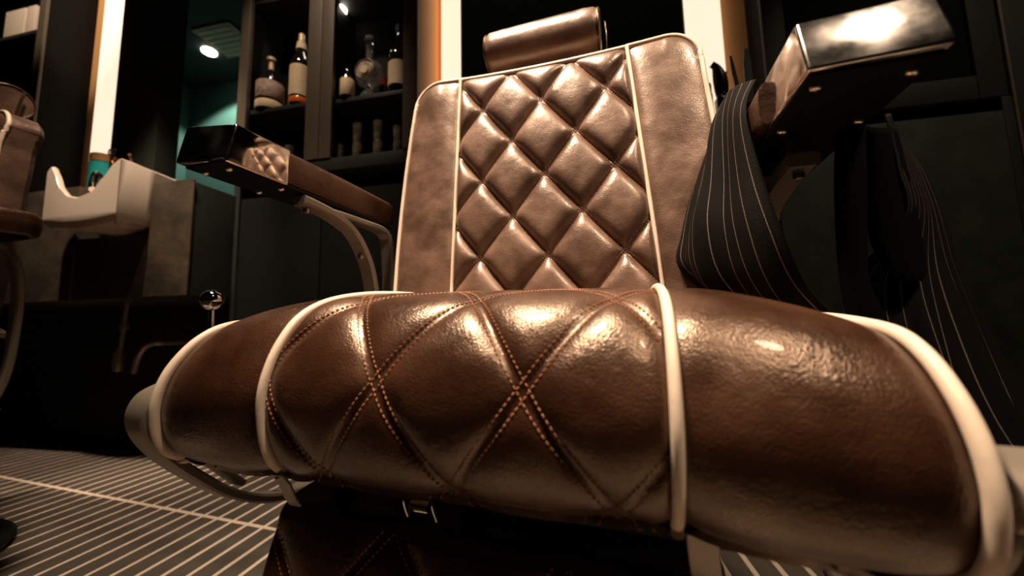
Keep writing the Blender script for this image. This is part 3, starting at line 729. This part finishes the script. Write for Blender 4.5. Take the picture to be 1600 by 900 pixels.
# light strips and mirrors
def led(x0, x1, z0, z1, label, y0=WY-0.05, tan=None):
    r = root_of('light_strip', label, 'light', 'vertical light strips beside the mirrors')
    b = MB(); b.box((x0, WY-0.014, z0), (x1, WY-0.001, z1), 0.001); child(b, 'housing', 'frame_brown', r)
    b = MB(); b.box((x0+0.002, y0, z0+0.003), (x1-0.002, WY-0.0145, z1-0.003), 0.003); child(b, 'diffuser', 'led', r)
yl = WY-0.05
b = MB(); b.box((-1.870*yl, WY-0.030, Z(0.60)), (-1.812*yl, WY-0.001, Z(2.1))); thing(b, 'glow_board', 'tan_wall_glow', 'narrow ochre board added as the orange glow left of the wide light strip', 'board')  # added board: the strip's orange glow is put into its ochre
led(-1.808*yl, -1.648*yl, Z(0.60), Z(2.1), 'wide vertical warm light strip above the white basin')
led(-0.406*yl, -0.348*yl, Z(0.60), Z(2.1), 'narrow warm light strip left of the headrest, beside the glass cabinet')
led(0.298*yl, 0.386*yl, Z(0.66), Z(2.1), 'warm light strip right of the front backrest, behind the clippers')
def mirror(x0, x1, z0, z1, label, gm='mirror'):
    r = root_of('wall_mirror', label, 'mirror')
    b = MB(); b.box((x0, WY-0.020, z0), (x1, WY-0.001, z1)); child(b, 'backing', 'black_board', r)
    b = MB(); b.box((x0+0.004, WY-0.024, z0+0.004), (x1-0.004, WY-0.0205, z1-0.004)); child(b, 'glass', gm, r)
mirror(-0.346*yl, 0.296*yl, Z(0.60), Z(2.1), 'tall dark wall mirror behind the headrest')
mirror(-2.80, -1.873*yl, Z(0.62), Z(2.1), 'dark glass wall panel left of the wide light strip', 'glass_dark')
b = MB(); b.box((-1.644*yl, WY-0.10, Z(0.575)), (-1.440*yl, WY-0.002, CEIL-0.01), 0.002); thing(b, 'trim_panel', 'dark_frame', 'black upright board right of the wide light strip', 'panel')
# ochre lit wall pieces beside the central mirror
b = MB(); b.box((-0.60, WY-0.012, 0.02), (-0.406*yl-0.001, WY-0.001, CEIL-0.01)); struct(b, 'trim_1', 'tan_wall_glow')
b = MB(); b.box((0.386*yl+0.001, WY-0.012, 0.02), (0.66, WY-0.001, CEIL-0.01)); struct(b, 'trim_2', 'tan_wall_glow')

# drains under the slate cabinet
dr = root_of('drain_pipe', 'dim straight drain pipe with a bottle end under the slate cabinet', 'pipe')
b = MB(); b.tube([(-1.92, 1.235, Z(0.175)), (-1.93, 1.235, Z(0.10)), (-1.945, 1.235, Z(-0.12))], [0.010, 0.010, 0.010], 14); child(b, 'tube', 'pipe', dr)
b = MB(); b.lathe([(0.004, 0), (0.016, 0.006), (0.020, 0.03), (0.019, 0.085), (0.011, 0.10)], (-1.947, 1.235, Z(-0.155)), 18); child(b, 'trap_cup', 'pipe', dr)
b = MB(); b.lathe([(0.010, 0), (0.018, 0.003), (0.018, 0.028), (0.010, 0.031)], (-1.934, 1.235, Z(0.02)), 16); child(b, 'collar', 'pipe', dr)
dr = root_of('drain_pipe', 'dim curved drain pipe to the right of the straight one', 'pipe')
b = MB(); b.tube(catmull([(-1.86, 1.235, Z(-0.16)), (-1.845, 1.235, Z(-0.10)), (-1.815, 1.235, Z(-0.055)), (-1.77, 1.235, Z(-0.036)), (-1.73, 1.235, Z(-0.034)), (-1.72, 1.41, Z(-0.034))], 6), 0.012, 14); child(b, 'tube', 'pipe', dr)
for xx in (-1.76, -1.68):
    b = MB(); b.tube(catmull([(xx, 1.33, Z(0.13)), (xx, 1.33, Z(0.02)), (xx+0.01, 1.35, Z(0.0)), (xx+0.02, 1.41, Z(0.0))], 5), 0.006, 10)
    thing(b, 'water_hose', 'black_metal', 'thin dark hose under the slate cabinet, '+('left of the two' if xx < -1.7 else 'right of the two'), 'hose', 'hoses under the slate cabinet')

# ------------------------------------------------------------------ glass drinks cabinet
CY = 1.20; yb_ = 1.41
gc = root_of('drinks_cabinet', 'tall dark cabinet with framed glass doors holding liquor bottles', 'cabinet')
x0, x1, xm = -1.152*CY, -0.484*CY, -0.826*CY
zt = Z(1.85); zsh = Z(0.550*CY)
def cb(a, b_, name, m_, bev=0.0015, label=None):
    q = MB(); q.box(a, b_, bev); return child(q, name, m_, gc, label)
cb((x0, CY+0.02, 0.06), (x0+0.018, yb_, zt), 'side_panel', 'dark_frame'); cb((x1-0.018, CY+0.02, 0.06), (x1, yb_, zt), 'side_panel', 'tan_wall_glow', label='side panel coloured ochre with the glow of the strip')  # right panel's ochre holds the light falling from the strip
cb((xm-0.008, CY+0.02, zsh), (xm+0.008, yb_, zt), 'divider', 'dark_frame')
cb((x0+0.019, yb_-0.012, zsh), (x1-0.019, yb_-0.001, zt), 'back_panel', 'black_board')
cb((x0, CY+0.02, zt+0.001), (x1, yb_, zt+0.02), 'top_panel', 'dark_frame')
cb((x0+0.019, CY+0.005, zsh-0.050), (x1-0.019, yb_-0.013, zsh), 'bottom_shelf', 'dark_frame')
for xa, xb_, zl, zr in ((x0+0.02, xm-0.009, 0.766*CY, 0.766*CY), (xm+0.009, x1-0.02, 0.758*CY, 0.758*CY)):
    cb((xa, CY+0.022, Z(zl)-0.018), (xb_, yb_-0.013, Z(zl)), 'shelf', 'dark_frame')
    cb((xa, CY+0.022, Z(1.40)), (xb_, yb_-0.013, Z(1.418)), 'shelf', 'dark_frame')
for xa, xb_, wl, wr in ((x0, xm-0.001, 0.045, 0.062), (xm+0.001, x1, 0.052, 0.058)):
    q = MB(); q.box((xa, CY, zsh+0.001), (xa+wl, CY+0.019, zt), 0.0015); dd = child(q, 'door', 'frame_brown', gc)
    q = MB(); q.box((xb_-wr, CY, zsh+0.001), (xb_, CY+0.019, zt), 0.0015); child(q, 'stile', 'frame_brown', dd)
    q = MB(); q.box((xa+wl, CY, zt-0.05), (xb_-wr, CY+0.019, zt), 0.0015); child(q, 'rail', 'frame_brown', dd)
for xa, xb_ in ((x0, xm-0.002), (xm+0.002, x1)):
    cb((xa, CY+0.03, 0.08), (xb_, CY+0.05, Z(0.452*CY)), 'lower_door', 'black_board', 0.002)
cb((x0+0.019, CY+0.16, Z(0.452*CY)), (x1-0.019, CY+0.17, zsh-0.051), 'recess_back', 'black_board')
b = MB(); b.lathe([(0.004, 0.0), (0.026, 0.0), (0.028, 0.004), (0.028, 0.012), (0.004, 0.012)], (-0.761*1.315, 1.315, Z(1.386)), 28)
lp = thing(b, 'cabinet_spotlight', 'lamp', 'small round white lamp at the top of the drinks cabinet', 'lamp')
b = MB(); b.box((x1+0.001, CY+0.10, Z(0.38)), (x1+0.11, yb_, Z(0.56)), 0.002); thing(b, 'wall_box', 'frame_brown', 'low brown box between the drinks cabinet and the front backrest', 'box')

def lathe_thing(parts, name, label, cat, at, group=None):
    r = root_of(name, label, cat, group, at)
    for nm, m_, prof_, lb in parts:
        q = MB(); q.lathe(prof_, (0, 0, 0), 32); child(q, nm, m_, r, lb)
    return r
BY = 1.262; zsL = Z(0.766*CY)+0.0005; zsR = Z(0.758*CY)+0.0005
def slab(prof_): return prof_
lathe_thing([('body', 'bottle_dark', [(0.01, 0), (0.049, 0.0), (0.052, 0.006), (0.052, 0.125), (0.047, 0.135), (0.016, 0.142), (0.012, 0.15), (0.011, 0.20), (0.005, 0.20)], None),
             ('label', 'label_pink', [(0.0523, 0.052), (0.0530, 0.053), (0.0530, 0.126), (0.0523, 0.127)], 'faded pink paper label'),
             ('lower_label', 'label_cream', [(0.0523, 0.006), (0.0530, 0.007), (0.0530, 0.040), (0.0523, 0.041)], 'cream lower label'),
             ('stopper', 'cork', [(0.004, 0.196), (0.0115, 0.197), (0.010, 0.235), (0.018, 0.240), (0.018, 0.252), (0.004, 0.254)], None)],
            'liquor_bottle', 'squat bottle with pink label and tall gold stopper, leftmost in the cabinet', 'bottle', (-1.018*BY, BY, zsL), 'bottles in the drinks cabinet')
lathe_thing([('body', 'bottle_dark', [(0.01, 0), (0.037, 0.0), (0.040, 0.006), (0.040, 0.19), (0.034, 0.215), (0.017, 0.25), (0.015, 0.30), (0.005, 0.30)], None),
             ('label', 'label_cream', [(0.0404, 0.045), (0.0412, 0.046), (0.0412, 0.178), (0.0404, 0.179)], 'plain cream label'),
             ('lower_band', 'amber', [(0.0404, 0.012), (0.0410, 0.013), (0.0410, 0.036), (0.0404, 0.037)], 'orange band'),
             ('neck_label', 'label_cream', [(0.017, 0.262), (0.022, 0.264), (0.018, 0.296), (0.015, 0.298)], None),
             ('cap', 'cork', [(0.004, 0.299), (0.014, 0.30), (0.013, 0.335), (0.004, 0.337)], None)],
            'liquor_bottle', 'tall dark bottle with large cream label, right of the squat one', 'bottle', (-0.902*BY, BY, zsL), 'bottles in the drinks cabinet')
lathe_thing([('body', 'label_pink', [(0.005, 0), (0.018, 0.0), (0.020, 0.004), (0.020, 0.06), (0.004, 0.065)], None)],
            'small_jar', 'tiny pinkish jar between the two bottles of the left shelf', 'jar', (-0.9615*BY, BY+0.055, zsL))
lathe_thing([('body', 'bottle_dark', [(0.005, 0), (0.025, 0.0), (0.027, 0.004), (0.027, 0.08), (0.012, 0.115), (0.009, 0.135), (0.004, 0.136)], None),
             ('label', 'label_cream', [(0.0273, 0.012), (0.0280, 0.013), (0.0280, 0.082), (0.0273, 0.083)], 'cream label')],
            'liquor_bottle', 'short dark bottle with cream label left of the round decanter', 'bottle', (-0.722*1.245, 1.240, zsR), 'bottles in the drinks cabinet')
dc = root_of('decanter', 'round-bodied glass decanter with a big medallion and glass stopper', 'decanter', None, (-0.648*BY, BY, zsR))
q = MB(); q.lathe([(0.004, -0.028), (0.03, -0.027), (0.052, -0.018), (0.060, 0.0), (0.052, 0.018), (0.03, 0.027), (0.004, 0.028)], (0, 0, 0.115), 40, 'y'); child(q, 'body', 'bottle_clear', dc)
q = MB(); q.lathe([(0.02, 0), (0.035, 0.001), (0.035, 0.012), (0.012, 0.05), (0.01, 0.06)], (0, 0, 0.0), 30); child(q, 'foot', 'bottle_clear', dc)
q = MB(); q.lathe([(0.016, 0), (0.014, 0.01), (0.014, 0.06), (0.018, 0.066), (0.004, 0.068)], (0, 0, 0.17), 24); child(q, 'neck', 'bottle_clear', dc)
q = MB(); q.lathe([(0.003, -0.004), (0.030, -0.004), (0.030, 0.0), (0.036, 0.001), (0.040, -0.006), (0.043, 0.0), (0.003, 0.003)], (0, -0.032, 0.115), 36, 'y'); child(q, 'medallion', 'medallion', dc, 'pale round medallion')
q = MB(); q.lathe([(0.003, -0.003), (0.016, -0.003), (0.018, 0.0), (0.003, 0.002)], (0.002, -0.039, 0.108), 24, 'y'); child(q, 'medallion', 'label_cream', dc, 'cream centre of the medallion')
q = MB(); q.ball((0, 0, 0.262), 0.020, 20); child(q, 'stopper', 'bottle_clear', dc)
lathe_thing([('body', 'red', [(0.004, 0), (0.014, 0.0), (0.015, 0.004), (0.015, 0.030), (0.004, 0.034)], None), ('base', 'bottle_dark', [(0.004, -0.08), (0.017, -0.08), (0.017, -0.001), (0.004, -0.001)], None)],
            'small_bottle', 'small dark bottle with a red cap right of the decanter', 'bottle', (-0.597*1.30, 1.30, zsR+0.08))
lathe_thing([('body', 'bottle_dark', [(0.01, 0), (0.037, 0.0), (0.040, 0.006), (0.040, 0.16), (0.034, 0.185), (0.016, 0.22), (0.013, 0.27), (0.005, 0.27)], None),
             ('label', 'label_cream', [(0.0404, 0.030), (0.0412, 0.031), (0.0412, 0.128), (0.0404, 0.129)], 'cream label'), ('cap', 'black_plastic', [(0.004, 0.271), (0.015, 0.271), (0.015, 0.30), (0.004, 0.302)], None)],
            'liquor_bottle', 'bottle with cream label half hidden by the right door frame', 'bottle', (-0.545*BY, BY, zsR), 'bottles in the drinks cabinet')
M['glassware'] = mat('drinking_glass', (0.34, 0.28, 0.21), 0.10, trans=0.55, noise=(30, (0.12, 0.095, 0.07), 0.4, 0.6))
for i, (xr_, h_, lb) in enumerate(((-0.995, 0.085, 'short glass at the left of the lower left shelf'), (-0.930, 0.10, 'glass beside the middle frame on the lower left shelf'), (-0.746, 0.075, 'short glass, leftmost on the lower right shelf'), (-0.683, 0.155, 'stacked tall glasses, left pair on the lower right shelf'), (-0.612, 0.155, 'stacked tall glasses, right pair on the lower right shelf'), (-0.545, 0.12, 'glass half hidden by the right door frame'))):
    p = [(0.005, 0), (0.017, 0.0), (0.019, 0.004), (0.020, h_*0.45), (0.018, h_*0.47), (0.018, h_*0.5), (0.0205, h_*0.98), (0.0205, h_), (0.018, h_), (0.017, h_*0.6), (0.004, h_*0.58)]
    lathe_thing([('body', 'glassware', p, None)], 'drinking_glass', lb, 'glass', (xr_*1.262, 1.262, zsh+0.001), 'glasses on the lower shelf')

# ------------------------------------------------------------------ central counter and its tools
cc_ = root_of('work_counter', 'dark counter with a pale top edge behind the front backrest', 'counter')
b = MB(); b.box((-0.560, 1.215, Z(0.594)), (0.60, WY-0.06, Z(0.607)), 0.002); child(b, 'worktop', 'shelf_white', cc_, 'pale worktop')
b = MB(); b.box((-0.560, 1.225, Z(0.35)), (0.60, WY-0.06, Z(0.593)), 0.002); child(b, 'drawer_front', 'green_panel', cc_)
ty = 1.28; tz = Z(0.6075)
lathe_thing([('body', 'teal_jar', [(0.005, 0), (0.033, 0.0), (0.036, 0.006), (0.036, 0.145), (0.030, 0.150), (0.004, 0.150)], None), ('lid', 'wood_cap', [(0.004, 0.1505), (0.034, 0.151), (0.034, 0.180), (0.004, 0.182)], None),
             ('pump', 'black_plastic', [(0.004, 0.183), (0.008, 0.184), (0.008, 0.215), (0.016, 0.22), (0.004, 0.224)], None)],
            'teal_jar', 'tall teal bottle with wooden lid right of the front backrest', 'jar', (0.318*ty, ty, tz))
cl_ = root_of('hair_clipper', 'black clipper with a red button standing behind the cape', 'clipper')
b = MB(); b.hexa([(0.455, 1.255, tz), (0.515, 1.255, tz), (0.515, 1.295, tz), (0.455, 1.295, tz), (0.450, 1.250, tz+0.135), (0.512, 1.250, tz+0.135), (0.512, 1.295, tz+0.135), (0.450, 1.295, tz+0.135)], 0.008); child(b, 'charging_stand', 'black_plastic', cl_)
b = MB(); b.tube(catmull([(0.470, 1.27, tz+0.13), (0.468, 1.27, tz+0.19), (0.458, 1.268, tz+0.235), (0.444, 1.266, tz+0.25)], 6), [0.016+0.006*sin(i*0.3) for i in range(19)], 16); child(b, 'body', 'black_plastic', cl_)
b = MB(); b.box((0.458, 1.240, tz+0.035), (0.474, 1.250, tz+0.085), 0.004); child(b, 'button', 'red', cl_, 'red button')
b = MB(); b.box((0.458, 1.240, tz+0.004), (0.474, 1.250, tz+0.030), 0.003); child(b, 'badge', 'chrome', cl_)
b = MB(); b.ball((0.466, 1.247, tz+0.125), 0.009, 16); child(b, 'switch', 'chrome_ball', cl_, 'chrome switch')
hold = root_of('tool_pot', 'black pot behind the clipper holding tall combs', 'pot')
b = MB(); b.lathe([(0.02, 0), (0.042, 0.0), (0.046, 0.10), (0.042, 0.10), (0.038, 0.02), (0.004, 0.02)], (0.566, 1.305, tz), 28); child(b, 'body', 'black_plastic', hold)
for k_, (a_, b_, w_, lb) in enumerate((((0.547, 1.30, tz+0.03), (0.520, 1.31, tz+0.30), 0.007, 'slim black comb leaning left in the black pot'), ((0.560, 1.29, tz+0.03), (0.566, 1.30, tz+0.31), 0.012, 'broad black comb upright in the black pot'))):
    q = MB(); a_, b_ = Vector(a_), Vector(b_); t_ = (b_-a_)
    q.band([a_+t_*i/6 for i in range(7)], [w_*2, w_*2, w_*2, w_*2.1, w_*2.1, w_*1.9, w_], 0.004, axis=(1, 0, 0)); thing(q, 'comb', 'black_plastic', lb, 'comb', 'combs in the black pot')
q = MB(); q.band(catmull([(0.492, 1.33, tz), (0.490, 1.33, tz+0.12), (0.497, 1.33, tz+0.20), (0.512, 1.33, tz+0.26)], 5), 0.006, 0.003, axis=(1, 0, 0)); thing(q, 'razor', 'brass', 'slim brass-coloured razor propped against the right light strip', 'razor')

# ------------------------------------------------------------------ right-hand dark green cabinet
gy = 1.30
rc = root_of('green_cabinet', 'large black-green cabinet filling the wall behind the cape', 'cabinet')
def rb(a, b_, name, m_, bev=0.002, label=None):
    q = MB(); q.box(a, b_, bev); return child(q, name, m_, rc, label)
zz = lambda r: Z(r*gy)
rb((0.478*gy, gy+0.02, 0.05), (1.40*gy, WY-0.002, Z(1.9)), 'carcass', 'black_board')
rb((0.478*gy, gy, zz(0.56)), (0.530*gy, gy+0.019, Z(1.9)), 'frame_stile', 'dark_frame')
rb((0.908*gy, gy, zz(0.50)), (0.962*gy, gy+0.019, Z(1.9)), 'frame_stile', 'dark_frame')
rb((0.531*gy, gy, zz(0.500)), (0.907*gy, gy+0.019, zz(0.556)), 'frame_rail', 'dark_frame')
rb((0.531*gy, gy+0.012, zz(0.557)), (0.907*gy, gy+0.018, Z(1.9)), 'glass_panel', 'glass_dark', 0.001)
rb((0.478*gy, gy, 0.07), (0.946*gy, gy+0.019, zz(0.466)), 'drawer_front', 'green_panel')
rb((0.946*gy+0.001, gy, 0.07), (0.966*gy, gy+0.019, zz(0.499)), 'frame_stile', 'dark_frame')
rb((0.966*gy, gy-0.004, 0.05), (0.971*gy, gy+0.019, Z(1.9)), 'edge_strip', 'frame_brown', 0.0005, 'thin paler edge')  # narrow strip in the paler brown frame colour
rb((0.972*gy, gy, 0.05), (1.40*gy, gy+0.019, Z(1.9)), 'side_door', 'dark_frame')

# ------------------------------------------------------------------ left edge: shelf unit with cards and a jar
su = root_of('shelf_unit', 'brown-edged shelf unit at the top left corner', 'shelf')
sy_ = 1.20
b = MB(); b.box((-2.165*sy_, sy_, Z(0.60)), (-2.125*sy_, sy_+0.012, Z(1.9)), 0.002); child(b, 'upright', 'frame_brown', su, 'brown-grey front upright')
b = MB(); b.box((-2.165*sy_, sy_+0.013, Z(0.60)), (-2.130*sy_, 1.395, Z(1.9)), 0.001); child(b, 'side_panel', 'black_board', su)
b = MB(); b.box((-3.2*sy_, sy_+0.02, Z(1.262*sy_)), (-2.166*sy_, 1.395, Z(1.262*sy_)+0.02), 0.002); child(b, 'shelf', 'dark_frame', su)
b = MB(); b.box((-3.2*sy_, sy_+0.02, Z(0.62)), (-2.166*sy_, 1.395, Z(0.64)), 0.002); child(b, 'shelf', 'dark_frame', su)
b = MB(); b.box((-3.2*sy_, 1.37, Z(0.64)), (-2.166*sy_, 1.395, Z(1.9)), 0.002); child(b, 'back_panel', 'black_board', su)
zc = Z(1.262*sy_)+0.0205
for i, (xa, xb_, lb) in enumerate(((-2.36, -2.245, 'larger cream card box on the top left shelf'), (-2.235, -2.185, 'narrow cream card box beside the larger one'))):
    q = MB(); q.box((xa*1.235, 1.235, zc), (xb_*1.235, 1.29, zc+0.16), 0.002); thing(q, 'card_box', 'paper', lb, 'box', 'card boxes on the top left shelf')
lathe_thing([('body', 'label_cream', [(0.005, 0), (0.022, 0.0), (0.024, 0.01), (0.024, 0.12), (0.012, 0.14), (0.010, 0.16), (0.004, 0.162)], None)], 'tonic_bottle', 'slim amber-cream bottle above the second chair at the left edge', 'bottle', (-2.225*1.24, 1.24, Z(0.86)))
b = MB(); b.box((-2.45*1.24, 1.225, Z(0.845)), (-2.166*sy_, 1.395, Z(0.8595)), 0.002); child(b, 'shelf', 'dark_frame', su)

# ------------------------------------------------------------------ corridor lamp and ceiling vent
b = MB(); b.lathe([(0.004, 0.0), (0.050, 0.0), (0.055, 0.004), (0.055, 0.012), (0.004, 0.012)], (-1.284*2.43, 2.43, CEIL-0.0135), 32); thing(b, 'downlight', 'lamp', 'round glowing downlight in the corridor ceiling', 'lamp')
vt = root_of('ceiling_vent', 'cream rectangular vent plate beside the corridor downlight', 'vent')
b = MB(); b.box((-3.02, 2.20, CEIL-0.016), (-2.66, 2.52, CEIL-0.001), 0.002); child(b, 'frame', 'vent', vt)
for k_ in range(6):
    b = MB(); b.box((-3.00, 2.225+k_*0.048, CEIL-0.021), (-2.68, 2.250+k_*0.048, CEIL-0.0165), 0.001); child(b, 'slat', 'vent', vt)
